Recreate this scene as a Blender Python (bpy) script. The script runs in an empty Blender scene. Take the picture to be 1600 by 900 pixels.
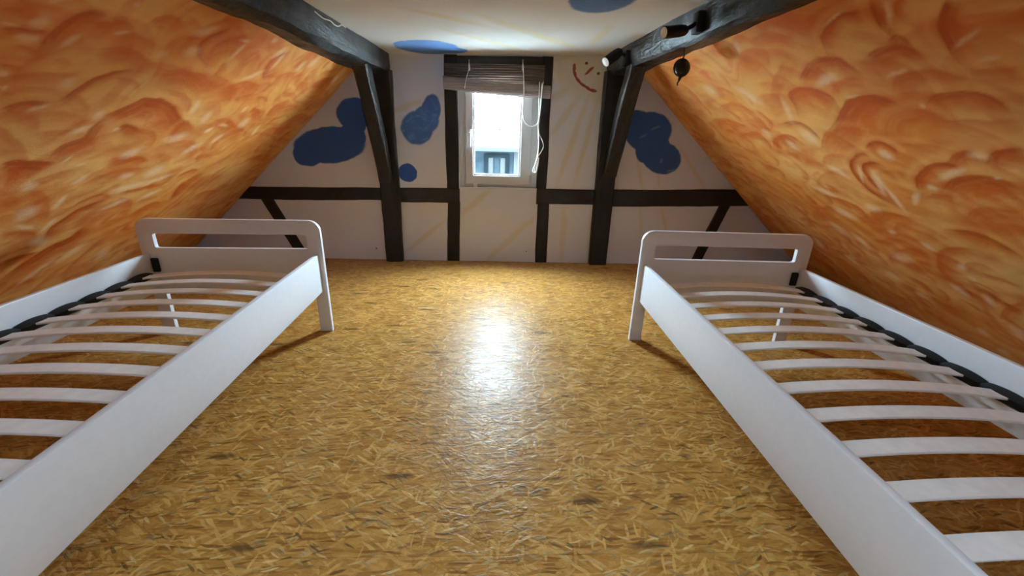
import bpy, bmesh, math, random
import numpy as np
from mathutils import Vector, Matrix, noise as mnoise

random.seed(7)
SC = bpy.context.scene
COL = SC.collection

# ------------------------------------------------------------------ camera
F_PX, PITCH, YAW, ROLL, CAM_H = 646.4, 0.3487, -0.0457, 0.0303, 1.1582
D = 3.949            # gable wall face
def cam_axes():
    cy, sy = math.cos(YAW), math.sin(YAW)
    fwd0 = np.array([-sy, cy, 0.0]); right = np.array([cy, sy, 0.0]); up = np.array([0, 0, 1.0])
    f = math.cos(PITCH)*fwd0 - math.sin(PITCH)*up
    u = math.sin(PITCH)*fwd0 + math.cos(PITCH)*up
    r = math.cos(ROLL)*right + math.sin(ROLL)*u
    u2 = -math.sin(ROLL)*right + math.cos(ROLL)*u
    return r, u2, f
CR, CU, CF = cam_axes()
cam_d = bpy.data.cameras.new('camera'); cam = bpy.data.objects.new('camera', cam_d); COL.objects.link(cam)
cam_d.sensor_width = 36.0; cam_d.lens = F_PX/1600*36.0; cam_d.clip_start = 0.02; cam_d.clip_end = 200
m = Matrix(((CR[0], CU[0], -CF[0], 0), (CR[1], CU[1], -CF[1], 0), (CR[2], CU[2], -CF[2], CAM_H), (0, 0, 0, 1)))
cam.matrix_world = m
SC.camera = cam

# ------------------------------------------------------------------ world, light, exposure
SKY = 176.0
w = bpy.data.worlds.new('sky'); SC.world = w; w.use_nodes = True
nt = w.node_tree; nt.nodes.clear()
o = nt.nodes.new('ShaderNodeOutputWorld'); bg = nt.nodes.new('ShaderNodeBackground')
tc = nt.nodes.new('ShaderNodeTexCoord'); sep = nt.nodes.new('ShaderNodeSeparateXYZ')
mr = nt.nodes.new('ShaderNodeMapRange'); mr.inputs[1].default_value = 0.0; mr.inputs[2].default_value = 1.0
mr.inputs[3].default_value = 0.85; mr.inputs[4].default_value = 1.10      # bright hazy sky, a little stronger overhead
mul = nt.nodes.new('ShaderNodeMath'); mul.operation = 'MULTIPLY'; mul.inputs[1].default_value = SKY
bg.inputs[0].default_value = (0.66, 0.85, 1.0, 1)
nt.links.new(tc.outputs['Generated'], sep.inputs[0]); nt.links.new(sep.outputs[2], mr.inputs[0])
nt.links.new(mr.outputs[0], mul.inputs[0]); nt.links.new(mul.outputs[0], bg.inputs[1]); nt.links.new(bg.outputs[0], o.inputs[0])

def portal(name, loc, rot, sx, sy):            # guides the sky's light through a window opening
    l = bpy.data.lights.new(name, 'AREA'); l.shape = 'RECTANGLE'; l.size = sx; l.size_y = sy
    l.cycles.is_portal = True
    ob = bpy.data.objects.new(name, l); COL.objects.link(ob); ob.location = loc; ob.rotation_euler = rot
portal('daylight_portal', (0.01, D+0.125, 1.19), (math.radians(-90), 0, 0), 0.62, 0.92)
REAR = -2.4
SKX, SKY0, SKY1 = 0.15, -0.80, -0.50            # unseen roof light, added behind the camera to brighten the near bed rails
portal('added_roof_light_portal', (0.0, (SKY0+SKY1)/2, 1.90), (0, 0, 0), 2*SKX, SKY1-SKY0)  # lets sky light in through the added opening

SC.view_settings.view_transform = 'Standard'; SC.view_settings.look = 'None'
SC.view_settings.gamma = 1.0; SC.view_settings.use_curve_mapping = False
SC.view_settings.exposure = 0.0
try:
    SC.cycles.use_denoising = True; SC.cycles.max_bounces = 10; SC.cycles.diffuse_bounces = 6
    SC.cycles.sample_clamp_indirect = 20.0
except Exception: pass

# ------------------------------------------------------------------ helpers
def ray(px, py): return CF + CR*(px-800)/F_PX - CU*(py-450)/F_PX
def wall_pt(px, py, Y=D):
    d = ray(px, py); t = Y/d[1]; return float(t*d[0]), float(CAM_H+t*d[2])
def z_pt(px, py, z):
    d = ray(px, py); t = (z-CAM_H)/d[2]; return float(t*d[0]), float(t*d[1])

def tag(ob, label=None, cat=None, group=None, kind=None):
    if label: ob['label'] = label
    if cat: ob['category'] = cat
    if group: ob['group'] = group
    if kind: ob['kind'] = kind
    return ob
def link(name, me, mat=None, parent=None, smooth=None):
    ob = bpy.data.objects.new(name, me); COL.objects.link(ob)
    if mat is not None:
        me.materials.clear(); me.materials.append(mat)
    if parent is not None: ob.parent = parent
    if smooth is not None:
        me.polygons.foreach_set('use_smooth', [True]*len(me.polygons))
        if smooth < 3: me.set_sharp_from_angle(angle=smooth)
    return ob
def empty(name, loc=(0, 0, 0), rz=0.0):
    e = bpy.data.objects.new(name, None); COL.objects.link(e); e.location = loc; e.rotation_euler = (0, 0, rz)
    e.empty_display_size = 0.1
    return e
def from_bm(bm, name):
    bmesh.ops.recalc_face_normals(bm, faces=bm.faces)
    me = bpy.data.meshes.new(name); bm.to_mesh(me); bm.free(); return me
def box_mesh(name, x0, x1, y0, y1, z0, z1, bev=0.0, seg=2):
    bm = bmesh.new(); bmesh.ops.create_cube(bm, size=1)
    for v in bm.verts:
        v.co = Vector(((x0+x1)/2+v.co.x*(x1-x0), (y0+y1)/2+v.co.y*(y1-y0), (z0+z1)/2+v.co.z*(z1-z0)))
    if bev: bmesh.ops.bevel(bm, geom=bm.edges[:], offset=bev, segments=seg, profile=0.5, affect='EDGES')
    return from_bm(bm, name)
def box(name, x0, x1, y0, y1, z0, z1, mat, parent=None, bev=0.0):
    return link(name, box_mesh(name, x0, x1, y0, y1, z0, z1, bev), mat, parent, 0.7 if bev else None)
def tube_mesh(name, pts, r, n=10, closed=False, radii=None):
    bm = bmesh.new(); P = [Vector(p) for p in pts]; rings = []
    up = Vector((0.13, 0.21, 0.97))
    for i, p in enumerate(P):
        t = (P[(i+1) % len(P)] if (closed or i < len(P)-1) else P[i]) - (P[i-1] if (closed or i > 0) else P[i])
        t.normalize()
        a = t.cross(up)
        if a.length < 1e-3: a = t.cross(Vector((1, 0, 0)))
        a.normalize(); b = t.cross(a); rr = radii[i] if radii else r
        rings.append([bm.verts.new(p + a*rr*math.cos(2*math.pi*k/n) + b*rr*math.sin(2*math.pi*k/n)) for k in range(n)])
    N = len(rings)
    for i in range(N if closed else N-1):
        A, B = rings[i], rings[(i+1) % N]
        for k in range(n): bm.faces.new((A[k], A[(k+1) % n], B[(k+1) % n], B[k]))
    if not closed:
        bm.faces.new(rings[0][::-1]); bm.faces.new(rings[-1])
    return from_bm(bm, name)
def lathe_mesh(name, prof, n=24):
    bm = bmesh.new(); rings = []
    for r, z in prof:
        rings.append([bm.verts.new((r*math.cos(2*math.pi*k/n), r*math.sin(2*math.pi*k/n), z)) for k in range(n)])
    for A, B in zip(rings, rings[1:]):
        for k in range(n): bm.faces.new((A[k], A[(k+1) % n], B[(k+1) % n], B[k]))
    bm.faces.new(rings[0][::-1]); bm.faces.new(rings[-1])
    return from_bm(bm, name)
def plate_mesh(name, loops, depth, bev=0.0):
    """flat outline (x, z) with holes, thickness along y (centred), via a filled 2D curve"""
    cu = bpy.data.curves.new(name, 'CURVE'); cu.dimensions = '2D'; cu.fill_mode = 'BOTH'
    cu.extrude = depth/2-bev; cu.bevel_depth = bev; cu.bevel_resolution = 2; cu.offset = -bev
    for lp in loops:
        s = cu.splines.new('POLY'); s.points.add(len(lp)-1); s.use_cyclic_u = True
        for p, q in zip(s.points, lp): p.co = (q[0], q[1], 0, 1)
    ob = bpy.data.objects.new('tmp', cu); COL.objects.link(ob)
    dg = bpy.context.evaluated_depsgraph_get()
    me = bpy.data.meshes.new_from_object(ob.evaluated_get(dg)); me.name = name
    bpy.data.objects.remove(ob); bpy.data.curves.remove(cu)
    me.transform(Matrix(((1, 0, 0, 0), (0, 0, 1, 0), (0, 1, 0, 0), (0, 0, 0, 1))))
    bm = bmesh.new(); bm.from_mesh(me); bmesh.ops.remove_doubles(bm, verts=bm.verts, dist=1e-5)
    bmesh.ops.recalc_face_normals(bm, faces=bm.faces); bm.to_mesh(me); bm.free()
    return me
def rrect(x0, x1, z0, z1, rs, n=8):
    """rounded rectangle, radii for (bl, br, tr, tl)"""
    out = []
    for (cx, cz, a0, r) in ((x0, z0, 180, rs[0]), (x1, z0, 270, rs[1]), (x1, z1, 0, rs[2]), (x0, z1, 90, rs[3])):
        sx = 1 if cx == x0 else -1; sz = 1 if cz == z0 else -1
        if r <= 0: out.append((cx, cz)); continue
        for k in range(n+1):
            a = math.radians(a0+90*k/n); out.append((cx+sx*r+r*math.cos(a), cz+sz*r+r*math.sin(a)))
    return out

# ------------------------------------------------------------------ materials
class NT:
    def __init__(s, name):
        s.m = bpy.data.materials.new(name); s.m.use_nodes = True; s.t = s.m.node_tree; s.t.nodes.clear()
        s.out = s.n('ShaderNodeOutputMaterial'); s.b = s.n('ShaderNodeBsdfPrincipled'); s.l(s.b.outputs[0], s.out.inputs[0])
    def n(s, t, **k):
        nd = s.t.nodes.new(t)
        for a, v in k.items(): setattr(nd, a, v)
        return nd
    def l(s, a, b): s.t.links.new(a, b)
    def val(s, sock, v):
        if hasattr(v, 'is_linked') or isinstance(v, bpy.types.NodeSocket): s.l(v, sock)
        else: sock.default_value = v
    def math(s, op, a, b=None, c=None, clamp=False):
        nd = s.n('ShaderNodeMath', operation=op); nd.use_clamp = clamp
        s.val(nd.inputs[0], a)
        if b is not None: s.val(nd.inputs[1], b)
        if c is not None: s.val(nd.inputs[2], c)
        return nd.outputs[0]
    def mix(s, f, a, b, blend='MIX'):
        nd = s.n('ShaderNodeMix', data_type='RGBA', blend_type=blend)
        s.val(nd.inputs[0], f)
        for sk, v in ((nd.inputs[6], a), (nd.inputs[7], b)):
            s.val(sk, v if isinstance(v, bpy.types.NodeSocket) else (*v, 1))
        return nd.outputs[2]
    def coords(s, kind='Object'): return s.n('ShaderNodeTexCoord').outputs[kind]
    def mapping(s, v, loc=(0, 0, 0), rot=(0, 0, 0), scale=(1, 1, 1), typ='POINT'):
        nd = s.n('ShaderNodeMapping', vector_type=typ); s.l(v, nd.inputs[0])
        nd.inputs[1].default_value = loc; nd.inputs[2].default_value = rot; nd.inputs[3].default_value = scale
        return nd.outputs[0]
    def noise(s, v, scale, detail=4, rough=0.55, dist=0.0):
        nd = s.n('ShaderNodeTexNoise'); s.l(v, nd.inputs['Vector'])
        nd.inputs['Scale'].default_value = scale; nd.inputs['Detail'].default_value = detail
        nd.inputs['Roughness'].default_value = rough; nd.inputs['Distortion'].default_value = dist
        return nd
    def maprange(s, v, a, b, c=0.0, d=1.0, smooth=False):
        nd = s.n('ShaderNodeMapRange'); nd.interpolation_type = 'SMOOTHSTEP' if smooth else 'LINEAR'
        s.val(nd.inputs[0], v)
        for i, x in ((1, a), (2, b), (3, c), (4, d)): nd.inputs[i].default_value = x
        return nd.outputs[0]
    def bump(s, h, strength=0.3, dist=0.01):
        nd = s.n('ShaderNodeBump'); nd.inputs['Strength'].default_value = strength; nd.inputs['Distance'].default_value = dist
        s.l(h, nd.inputs['Height']); s.l(nd.outputs[0], s.b.inputs['Normal'])
    def base(s, c, rough=0.5, spec=0.5, metal=0.0):
        s.val(s.b.inputs['Base Color'], c if isinstance(c, bpy.types.NodeSocket) else (*c, 1))
        s.val(s.b.inputs['Roughness'], rough); s.b.inputs['Specular IOR Level'].default_value = spec
        s.b.inputs['Metallic'].default_value = metal
def srgb(r, g, b):
    f = lambda c: (c/255/12.92) if c/255 <= 0.04045 else ((c/255+0.055)/1.055)**2.4
    return (f(r), f(g), f(b))

def simple(name, col, rough=0.5, spec=0.5, metal=0.0, nz=0.0, nscale=60, bump=0.0):
    t = NT(name); v = t.coords()
    n = t.noise(v, nscale, 3)
    c = t.mix(t.maprange(n.outputs[0], 0.3, 0.7), tuple(x*(1-nz) for x in col), tuple(min(1, x*(1+nz)) for x in col)) if nz else col
    t.base(c, rough, spec, metal)
    if bump: t.bump(n.outputs[0], bump, 0.002)
    return t.m
M = {}
M['bed_white'] = simple('bed_white_paint', (0.735, 0.75, 0.80), 0.34, 0.5, 0, 0.02, 40, 0.03)
M['slat'] = simple('pale_birch_slat', (0.80, 0.77, 0.765), 0.45, 0.4, 0, 0.06, 30)
M['rubber'] = simple('black_rubber', (0.010, 0.0095, 0.010), 0.65, 0.25, 0, 0.15, 60)
M['black_metal'] = simple('black_lamp_metal', (0.008, 0.008, 0.009), 0.6, 0.25, 0, 0.1, 80)
M['white_plastic'] = simple('white_plastic', (0.82, 0.82, 0.82), 0.4, 0.5, 0, 0.02, 50)
M['pvc'] = simple('white_window_frame', (0.62, 0.64, 0.66), 0.32, 0.5, 0, 0.02, 30)
M['cord'] = simple('white_cord', (0.85, 0.84, 0.80), 0.7, 0.3, 0, 0.03, 200)
M['steel'] = simple('brushed_steel', (0.55, 0.55, 0.56), 0.35, 0.5, 1.0, 0.05, 80)
M['dark_iron'] = simple('dark_iron', (0.016, 0.010, 0.011), 0.5, 0.5, 0.3, 0.3, 60, 0.2)
M['lens'] = simple('frosted_lamp_glass', (0.85, 0.85, 0.83), 0.25, 0.5, 0, 0.02, 60)

def timber_mat(name, c0, c1, rough0, rough1, bump):
    t = NT(name); v = t.coords()
    g = t.noise(t.mapping(v, scale=(22, 3, 22)), 1.0, 6, 0.65, 0.4)
    b = t.noise(v, 7, 4, 0.6)
    t.base(t.mix(t.maprange(g.outputs[0], 0.3, 0.75), c0, c1), t.maprange(b.outputs[0], 0.35, 0.65, rough0, rough1), 0.5)
    h = t.math('ADD', g.outputs[0], t.math('MULTIPLY', b.outputs[0], 1.2))
    t.bump(h, bump, 0.012)
    return t.m
M['timber'] = timber_mat('dark_stained_timber', (0.006, 0.004, 0.003), (0.019, 0.012, 0.009), 0.42, 0.65, 0.35)
M['timber_gloss'] = timber_mat('dark_painted_beam', (0.008, 0.007, 0.0065), (0.022, 0.018, 0.016), 0.28, 0.52, 1.0)

def vertical_timber():
    t = NT('dark_stained_post'); v = t.coords()
    g = t.noise(t.mapping(v, scale=(24, 24, 2.5)), 1.0, 6, 0.65, 0.4)
    b = t.noise(v, 7, 4, 0.6)
    t.base(t.mix(t.maprange(g.outputs[0], 0.3, 0.75), (0.006, 0.004, 0.003), (0.018, 0.012, 0.009)), t.maprange(b.outputs[0], 0.35, 0.65, 0.42, 0.62), 0.4)
    t.bump(t.math('ADD', g.outputs[0], b.outputs[0]), 0.4, 0.01)
    return t.m
M['post'] = vertical_timber()

BLUE = srgb(24, 78, 148); BLUE2 = srgb(70, 122, 176); YEL = srgb(214, 190, 120); RED = srgb(150, 44, 30); DKBR = srgb(70, 45, 25)
PLASTER = (0.69, 0.70, 0.755)
def painted_wall(name, base, marks, plane):
    """plaster with painted marks: each mark an ellipse (u, v, ru, rv, angle) in metres on the wall, with colour, strength, edge"""
    t = NT(name); v = t.coords()
    warp = t.noise(v, 9, 3)
    off = t.n('ShaderNodeVectorMath', operation='SUBTRACT'); t.l(warp.outputs['Color'], off.inputs[0]); off.inputs[1].default_value = (0.5, 0.5, 0.5)
    sc = t.n('ShaderNodeVectorMath', operation='SCALE'); t.l(off.outputs[0], sc.inputs[0]); sc.inputs['Scale'].default_value = 0.035
    ad = t.n('ShaderNodeVectorMath', operation='ADD'); t.l(v, ad.inputs[0]); t.l(sc.outputs[0], ad.inputs[1])
    wv = ad.outputs[0]
    big = t.noise(v, 1.6, 4); fine = t.noise(v, 140, 3)
    col = t.mix(t.maprange(big.outputs[0], 0.3, 0.7), tuple(x*0.955 for x in base), tuple(min(1, x*1.03) for x in base))
    brush = t.noise(v, 11, 3, 0.55, 1.6)
    for mk in marks:
        pts, c, strength, edge = mk['e'], mk['c'], mk['s'], mk['edge']
        mask = None
        for (cu, cv, ru, rv, an) in pts:
            if plane == 'XZ': mp = t.mapping(wv, (cu, 0, cv), (0, -an, 0), (ru, 1e4, rv), 'TEXTURE')
            else: mp = t.mapping(wv, (cu, cv, 0), (0, 0, an), (ru, rv, 1e4), 'TEXTURE')
            ln = t.n('ShaderNodeVectorMath', operation='LENGTH'); t.l(mp, ln.inputs[0])
            k = t.maprange(ln.outputs['Value'], 1-edge, 1+edge, 1.0, 0.0, True)
            mask = k if mask is None else t.math('MAXIMUM', mask, k)
        if mk.get('brush'):
            f = t.math('MULTIPLY', mask, t.maprange(brush.outputs[0], 0.25, 0.6, strength*0.82, strength))
            cc = t.mix(t.maprange(brush.outputs[0], 0.45, 0.75), c, mk.get('c2', c))
        else:
            f = t.math('MULTIPLY', mask, strength); cc = c
        col = t.mix(f, col, cc)
    t.base(col, 0.75, 0.25)
    t.bump(t.math('ADD', fine.outputs[0], t.math('MULTIPLY', big.outputs[0], 3.0)), 0.25, 0.004)
    return t.m

def ew(px, py, rx, ry, ang=0.0):      # ellipse seen on the gable wall -> metres on the wall
    x, z = wall_pt(px, py); x1, z1 = wall_pt(px+1, py); k = math.hypot(x1-x, z1-z)
    x2, z2 = wall_pt(px, py+1); k2 = math.hypot(x2-x, z2-z)
    return (x, z, rx*k, ry*k2, math.radians(ang))
def lw_(a, b, wpx):                   # stroke from a to b on the gable wall
    (x0, z0), (x1, z1) = wall_pt(*a), wall_pt(*b); k = 0.0064
    L = math.hypot(x1-x0, z1-z0)
    return ((x0+x1)/2, (z0+z1)/2, L/2+wpx*k*0.5, wpx*k/2, math.atan2(z1-z0, x1-x0))
CEIL_Z = 1.81
def ec(px, py, rx, ry, ang=0.0):
    x, y = z_pt(px, py, CEIL_Z); x1, y1 = z_pt(px+rx, py, CEIL_Z); x2, y2 = z_pt(px, py+ry, CEIL_Z); x3, y3 = z_pt(px, py-ry, CEIL_Z)
    return (x, (y2+y3)/2, abs(x1-x), abs(y2-y3)/2, math.radians(ang))
def lc(a, b, wm):
    (x0, y0), (x1, y1) = z_pt(*a, CEIL_Z), z_pt(*b, CEIL_Z); L = math.hypot(x1-x0, y1-y0)
    return ((x0+x1)/2, (y0+y1)/2, L/2, wm/2, math.atan2(y1-y0, x1-x0))

rays = [((918, 154), (872, 282), 9), ((931, 165), (899, 282), 8), ((901, 156), (864, 206), 9), ((884, 142), (864, 152), 10),
        ((764, 298), (722, 334), 9), ((838, 336), (762, 406), 9), ((692, 347), (638, 391), 7), ((656, 158), (612, 174), 8),
        ((882, 326), (878, 406), 9), ((923, 323), (918, 406), 6), ((1000, 326), (1002, 372), 5), ((1034, 325), (1042, 365), 5),
        ((996, 245), (1002, 292), 5), ((1026, 262), (1030, 292), 4), ((1030, 178), (1052, 196), 6), ((1062, 230), (1100, 292), 6), ((943, 160), (938, 290), 5)]
wall_marks = [
    dict(e=[ew(915, 112, 40, 40), ew(890, 105, 28, 30), ew(940, 130, 22, 34)], c=srgb(206, 184, 118), s=0.55, edge=0.35, brush=True, c2=srgb(220, 205, 160)),
    dict(e=[lw_(a, b, wd) for a, b, wd in rays], c=srgb(205, 186, 128), s=0.40, edge=0.45),
    dict(e=[ew(515, 227, 57, 28, 6), ew(482, 240, 25, 20, 10), ew(550, 215, 22, 22), ew(553, 178, 28, 25, 10), ew(553, 195, 18, 18)], c=BLUE, s=0.96, edge=0.05),
    dict(e=[ew(673, 172, 15, 25, -14), ew(652, 200, 25, 26, 0), ew(664, 188, 20, 26, -30)], c=srgb(30, 84, 150), s=1.0, edge=0.08, brush=True, c2=srgb(104, 140, 180)),
    dict(e=[ew(637, 270, 15, 14)], c=srgb(20, 72, 150), s=0.96, edge=0.06),
    dict(e=[ew(993, 192, 17, 20, -20), ew(1015, 208, 34, 33), ew(1000, 205, 22, 32, 15), ew(1034, 247, 31, 25, -15), ew(1020, 232, 28, 26)], c=srgb(26, 80, 146), s=0.95, edge=0.05),
    dict(e=[ew(1024, 200, 7, 1.6, 20), ew(1034, 252, 2.2, 3.2), ew(1050, 266, 7, 1.5, 15), ew(1006, 212, 6, 1.5, 25)], c=srgb(120, 150, 190), s=0.6, edge=0.5),
    dict(e=[lw_(a, b, 4.0) for a, b in zip([(898, 103), (897.5, 112), (901, 121), (907, 129), (914, 135), (922, 140)], [(897.5, 112), (901, 121), (907, 129), (914, 135), (922, 140), (930, 141.5)])]
           + [lw_((915, 116), (926, 107), 3.8)], c=RED, s=0.9, edge=0.2),
    dict(e=[ew(916, 99, 2.4, 2.2), ew(934.8, 114.6, 2.3, 2.4)], c=DKBR, s=0.9, edge=0.2),
    dict(e=[ew(588, 388, 1.2, 1.6), ew(822, 393, 1.0, 1.0)], c=(0.03, 0.02, 0.02), s=0.8, edge=0.3),
]
M['gable'] = painted_wall('painted_gable_plaster', PLASTER, wall_marks, 'XZ')
ceil_marks = [
    dict(e=[lc((745, 20), (900, 79), 0.10), lc((690, 42), (820, 80), 0.06), (*z_pt(938, 60, CEIL_Z), 0.035, 0.25, 0), lc((640, 10), (760, 40), 0.08)], c=srgb(214, 192, 130), s=0.5, edge=0.5),
    dict(e=[ec(668, 70, 47, 11), ec(700, 76, 30, 5), ec(640, 68, 24, 8)], c=srgb(62, 120, 190), s=0.95, edge=0.06, brush=True, c2=srgb(92, 146, 205)),
    dict(e=[ec(945, 0, 54, 25), ec(920, -4, 30, 20), ec(975, -6, 30, 18)], c=srgb(48, 92, 150), s=0.95, edge=0.08, brush=True, c2=srgb(96, 136, 180)),
]
M['ceiling'] = painted_wall('painted_ceiling_plaster', (0.77, 0.755, 0.715), ceil_marks, 'XY')
M['plaster'] = painted_wall('plain_plaster', PLASTER, [], 'XZ')

def roof_mat():
    t = NT('orange_mural_paint'); v = t.coords()
    at = t.n('ShaderNodeAttribute'); at.attribute_name = 'mural'
    g = t.noise(t.mapping(v, rot=(0.4, 0.2, 0.5), scale=(18, 9, 18)), 1.0, 5, 0.65, 1.5)
    f = t.noise(v, 170, 3, 0.6)
    c = t.mix(t.maprange(g.outputs[0], 0.35, 0.75, 0.0, 0.12), at.outputs['Color'], srgb(200, 98, 26))
    c = t.mix(t.maprange(g.outputs[0], 0.42, 0.2, 0.0, 0.16), c, srgb(240, 192, 122))
    t.base(c, t.maprange(g.outputs[0], 0.3, 0.7, 0.5, 0.68), 0.35)
    t.bump(t.math('ADD', t.math('MULTIPLY', g.outputs[0], 1.0), t.math('MULTIPLY', f.outputs[0], 0.35)), 0.35, 0.006)
    return t.m
M['roof'] = roof_mat()

def osb_mat():
    t = NT('varnished_osb'); v = t.coords()
    base = t.noise(t.mapping(v, scale=(5, 16, 1)), 1.0, 5, 0.65, 0.6)
    col = t.mix(t.maprange(base.outputs[0], 0.3, 0.7), srgb(150, 104, 50), srgb(190, 143, 78))
    hgt = t.math('MULTIPLY', base.outputs[0], 0.6)
    wn = t.noise(v, 6, 2)
    woff = t.n('ShaderNodeVectorMath', operation='SCALE'); t.l(wn.outputs['Color'], woff.inputs[0]); woff.inputs['Scale'].default_value = 0.045
    wad = t.n('ShaderNodeVectorMath', operation='ADD'); t.l(v, wad.inputs[0]); t.l(woff.outputs[0], wad.inputs[1])
    vv = wad.outputs[0]
    # flakes in several lay directions, each layer covers part of the one below
    for i, (ang, sx, sy, cover, ramp) in enumerate((
            (4, 8, 40, 0.30, 0), (-24, 9, 52, 0.45, 1), (31, 8, 48, 0.50, 0), (-58, 10, 60, 0.70, 1), (12, 10, 66, 0.55, 1),
            (66, 11, 62, 0.78, 0), (-10, 12, 74, 0.55, 0), (40, 15, 88, 0.74, 2), (-38, 15, 92, 0.76, 2), (2, 15, 110, 0.66, 3), (84, 18, 100, 0.91, 2), (18, 22, 120, 0.90, 4), (-30, 24, 130, 0.93, 4))):
        mp = t.mapping(vv, (i*3.17, i*1.91, 0), (0, 0, math.radians(ang)), (1/sx, 1/sy, 1.0), 'TEXTURE')
        vo = t.n('ShaderNodeTexVoronoi', voronoi_dimensions='2D', feature='F1'); t.l(mp, vo.inputs['Vector']); vo.inputs['Scale'].default_value = 1.0
        sp = t.n('ShaderNodeSeparateColor'); t.l(vo.outputs['Color'], sp.inputs[0])
        gr = t.noise(t.mapping(mp, scale=(0.6, 5, 1)), 1.0, 2)
        cr = t.n('ShaderNodeValToRGB')
        cols = ([srgb(140, 94, 42), srgb(172, 122, 60), srgb(202, 156, 90)], [srgb(124, 80, 36), srgb(164, 114, 54), srgb(192, 144, 78)],
                [srgb(166, 118, 58), srgb(208, 164, 96), srgb(146, 98, 44)], [srgb(92, 56, 24), srgb(140, 90, 40), srgb(176, 126, 62)], [srgb(232, 196, 132), srgb(60, 36, 16), srgb(236, 200, 140)])[ramp]
        for e, (pos, c) in zip((cr.color_ramp.elements[0], cr.color_ramp.elements[1]), ((0.0, cols[0]), (1.0, cols[2]))):
            e.position = pos; e.color = (*c, 1)
        e = cr.color_ramp.elements.new(0.5); e.color = (*cols[1], 1)
        t.l(t.math('ADD', t.math('MULTIPLY', sp.outputs[1], 0.8), t.math('MULTIPLY', gr.outputs[0], 0.25)), cr.inputs[0])
        mask = t.math('MULTIPLY', t.math('GREATER_THAN', sp.outputs[0], cover), t.maprange(vo.outputs['Distance'], 0.62, 0.44, 0.0, 0.72))
        col = t.mix(mask, col, cr.outputs[0])
        hgt = t.math('ADD', hgt, t.math('MULTIPLY', mask, t.math('MULTIPLY', sp.outputs[2], 0.5)))
    # few dark knots
    mp = t.mapping(vv, (9, 4, 0), (0, 0, 0.15), (4.2, 15, 1))
    vo = t.n('ShaderNodeTexVoronoi', voronoi_dimensions='2D', feature='F1'); t.l(mp, vo.inputs['Vector']); vo.inputs['Scale'].default_value = 1.0
    sp = t.n('ShaderNodeSeparateColor'); t.l(vo.outputs['Color'], sp.inputs[0])
    mk = t.math('MULTIPLY', t.math('GREATER_THAN', sp.outputs[0], 0.95), t.maprange(vo.outputs['Distance'], 0.30, 0.10, 0.0, 0.7))
    col = t.mix(mk, col, srgb(70, 46, 26))
    rg = t.noise(v, 3.0, 3)
    hs = t.n('ShaderNodeHueSaturation'); hs.inputs['Value'].default_value = 0.97; hs.inputs['Saturation'].default_value = 1.02; t.l(col, hs.inputs['Color'])
    t.base(hs.outputs[0], t.maprange(rg.outputs[0], 0.3, 0.7, 0.30, 0.42), 0.11)
    fine = t.noise(v, 90, 2)
    t.bump(t.math('ADD', hgt, t.math('MULTIPLY', fine.outputs[0], 0.5)), 0.42, 0.0035)
    return t.m
M['osb'] = osb_mat()
M['subfloor'] = simple('subfloor_wood', (0.12, 0.07, 0.035), 0.8, 0.2, 0, 0.2, 20)

def bamboo_mat():
    t = NT('bamboo_blind'); v = t.coords()
    g = t.noise(t.mapping(v, scale=(3, 60, 120)), 1.0, 4)
    t.base(t.mix(t.maprange(g.outputs[0], 0.3, 0.7), (0.17, 0.125, 0.105), (0.33, 0.26, 0.23)), 0.65, 0.25)
    t.bump(g.outputs[0], 0.4, 0.003)
    return t.m
M['bamboo'] = bamboo_mat()

def glass_mat():
    t = NT('window_glass'); t.t.nodes.remove(t.b)
    tr = t.n('ShaderNodeBsdfTransparent'); tr.inputs[0].default_value = (0.95, 0.985, 0.99, 1)
    gl = t.n('ShaderNodeBsdfGlossy'); gl.inputs['Roughness'].default_value = 0.03
    fc = t.n('ShaderNodeLayerWeight'); fc.inputs[0].default_value = 0.5           # Schlick reflectance of a clear pane
    rf = t.math('MULTIPLY_ADD', t.math('POWER', fc.outputs['Facing'], 5.0), 0.96, 0.04)
    mx = t.n('ShaderNodeMixShader'); t.l(rf, mx.inputs[0]); t.l(tr.outputs[0], mx.inputs[1]); t.l(gl.outputs[0], mx.inputs[2])
    t.l(mx.outputs[0], t.out.inputs[0])
    return t.m
M['glass'] = glass_mat()

# ------------------------------------------------------------------ room shell
# floor: OSB boards on a subfloor
XL, XR = -2.96, 3.11
fl = box('floor', XL, XR, REAR, D+0.02, -0.06, -0.0225, M['subfloor']); tag(fl, kind='structure')
seam = z_pt(780, 868, 0)[1]
ys = sorted(set([REAR, D] + [seam + 1.25*k for k in range(-3, 4) if REAR < seam + 1.25*k < D-0.05]))
k = 0
for a, b in zip(ys, ys[1:]):
    xs = [XL] + [q for q in [XL + (1.1 if k % 2 else 2.35) + 2.5*i for i in range(3)] if q < XR-0.1] + [XR]
    for x0, x1 in zip(xs, xs[1:]):
        gy = 0.0004 if abs(a-seam) < 0.01 else 0.0002; gy2 = 0.0004 if abs(b-seam) < 0.01 else 0.0003
        box('osb_board', x0+0.0002, x1-0.0002, a+gy, b-gy2, -0.022, 0.0, M['osb'], fl)
    k += 1

# gable wall with window opening
WX0, WX1, WZ0, WZ1 = -0.338, 0.383, 0.715, 1.735
def gable_outline(): return [(XL, -0.05), (XR, -0.05), (XR, 0.0), (1.12, 1.95), (-1.08, 1.95), (XL, 0.0)]
me = plate_mesh('wall_back', [gable_outline(), [(WX0, WZ0), (WX1, WZ0), (WX1, WZ1), (WX0, WZ1)]], 0.12)
me.transform(Matrix.Translation((0, D+0.06, 0)))
wall = link('wall_back', me, M['gable']); tag(wall, kind='structure')
me = plate_mesh('wall_front', [gable_outline()], 0.16)
me.transform(Matrix.Translation((0, REAR-0.08, 0)))
wf = link('wall_front', me, M['plaster']); tag(wf, kind='structure')

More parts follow.
